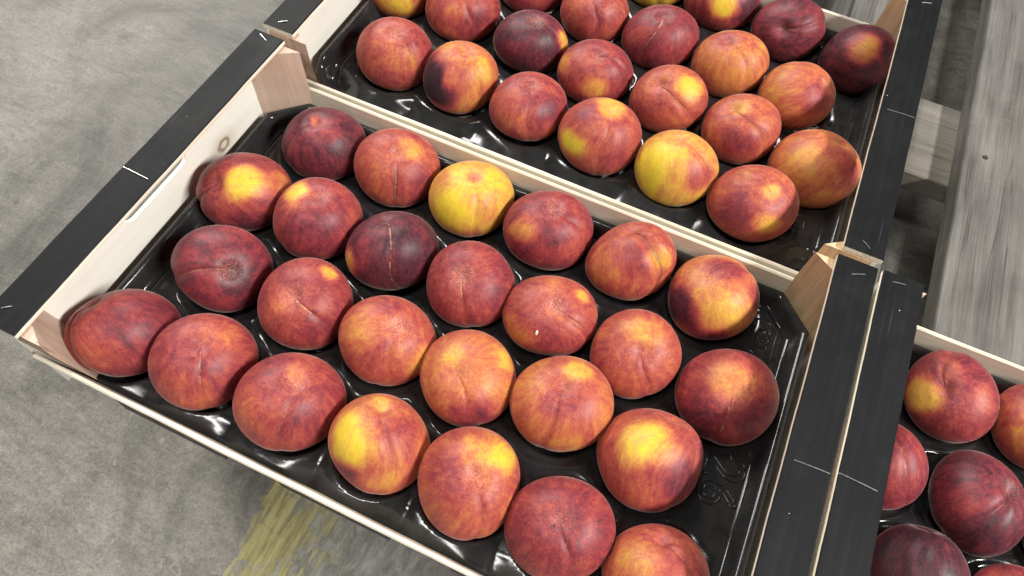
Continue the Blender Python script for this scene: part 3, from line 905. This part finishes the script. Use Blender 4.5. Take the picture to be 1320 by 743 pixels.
oM, oB, oR = (0, 0), (0.0020, 0.2925), (0.5032, 0.0010)
cm = cups_from(MIDP, oM)
cb = extra(cups_from(BACKP, oB), [(0.035 + .0668 * i + (.0334 if j % 2 == 0 else 0), (.070, .140, .212, .287)[j] - .006) for j in range(4) for i in range(7)], 0.300)
cc = extra(cups_from(RIGHTP, oR), [(0.0443 + .0654 * i + (.0327 if j % 2 else 0), 0.0514 + .0685 * j) for j in range(4) for i in range(7)])
tM = make_tray('black glossy moulded plastic tray marked 26 under the peaches of the middle crate', oM, cm, True, 5)
tB = make_tray('black plastic tray with wide front margin in the rear crate', oB, cb, False, 6, TY1=0.3000)
tR = make_tray('black plastic tray in the crate cut by the right edge', oR, cc, False, 7)

# raised marks moulded into the trays
def text_part(name, body, size, loc, rot, parent, offset=0.0):
    cu = bpy.data.curves.new(name, 'FONT')
    cu.body = body
    cu.size = size
    cu.extrude = 0.0007
    cu.bevel_depth = 0.0006
    cu.bevel_resolution = 1
    cu.fill_mode = 'NONE'
    cu.resolution_u = 4
    cu.offset = offset
    to = bpy.data.objects.new(name, cu)
    COL.objects.link(to)
    dg = bpy.context.evaluated_depsgraph_get()
    me = bpy.data.meshes.new_from_object(to.evaluated_get(dg))
    bpy.data.objects.remove(to)
    me.materials.clear()
    me.materials.append(M_TRAY)
    o = bpy.data.objects.new(name, me)
    COL.objects.link(o)
    o.parent = parent
    o.location = loc
    o.rotation_euler = (0, 0, rot)
    return o

def tube_part(name, pts, r, parent, closed=False):
    bm = bmesh.new()
    P = [Vector(p) for p in pts]
    n = len(P)
    rings = []
    for i in range(n):
        a = P[(i - 1) % n] if (closed or i > 0) else P[i]
        b = P[(i + 1) % n] if (closed or i < n - 1) else P[i]
        t = (b - a).normalized()
        u = Vector((-t.y, t.x, 0)).normalized()
        v = Vector((0, 0, 1))
        rings.append([bm.verts.new(P[i] + u * r * math.cos(k * math.pi / 4) + v * r * 0.8 * math.sin(k * math.pi / 4)) for k in range(8)])
    m = n if closed else n - 1
    for i in range(m):
        A, B = rings[i], rings[(i + 1) % n]
        for k in range(8):
            bm.faces.new((A[k], A[(k + 1) % 8], B[(k + 1) % 8], B[k]))
    if not closed:
        bm.faces.new(rings[0])
        bm.faces.new(rings[-1][::-1])
    bmesh.ops.recalc_face_normals(bm, faces=bm.faces)
    return obj(name, bm, M_TRAY, parent, smooth=True)

ZL = WEB + 0.0046
text_part('raised_number', '26', 0.038, (0.4440, 0.1470, ZL), -math.pi / 2, tM)
tube_part('raised_stroke', [(0.4655, 0.167, ZL), (0.4595, 0.157, ZL), (0.4570, 0.1500, ZL), (0.4595, 0.1455, ZL), (0.4650, 0.1465, ZL)], 0.0006, tM)
tube_part('raised_frame', [(0.4470, 0.2600, ZL), (0.4642, 0.2630, ZL), (0.4650, 0.2300, ZL), (0.4480, 0.2310, ZL)], 0.0007, tM, True)
text_part('raised_letters', 'PET', 0.0125, (0.4512, 0.2540, ZL), -math.pi / 2, tM)
tube_part('raised_triangle', [(0.4515, 0.2620, ZL), (0.4585, 0.2585, ZL), (0.4515, 0.2550, ZL)], 0.0005, tM, True)
tube_part('corner_rib', [(0.4470, 0.2770, ZL - .001), (0.4500, 0.2745, ZL + .001), (0.4650, 0.2590, ZL + .001), (0.4680, 0.2560, ZL - .001)], 0.0012, tM)
tube_part('raised_frame', [(0.4400, 0.0480, ZL), (0.4580, 0.0500, ZL), (0.4580, 0.0780, ZL), (0.4400, 0.0770, ZL)], 0.0006, tB, True)
text_part('raised_letters', 'PET', 0.011, (0.4440, 0.0745, ZL), -math.pi / 2, tB)


# ------------------------------------------------------------------ the rest of the fruit, outside the frame
def fill(cups, known, org, src, label, group):
    k = 0
    for (x, y, z, R) in cups[known:]:
        o = bpy.data.objects.new('peach', src[(k * 5 + 3) % len(src)].data)
        COL.objects.link(o)
        o.location = (x + org[0], y + org[1], ZR + HC)
        o.rotation_euler = (0.3 * math.sin(k), 0.3 * math.cos(2 * k), k * 1.9)
        tag(o, label, 'peach', group)
        k += 1
SRC = [o for o in COL.objects if o.name.startswith('peach') and o.parent is None][:26]
fill(cc, len(RIGHTP), oR, SRC, 'peach in the right-hand crate lying beyond the edge of the photo', 'unseen peaches of the right-hand crate')
fill(cb, len(BACKP), oB, SRC, 'peach in the rear crate lying beyond the top edge of the photo', 'unseen peaches of the rear crate')
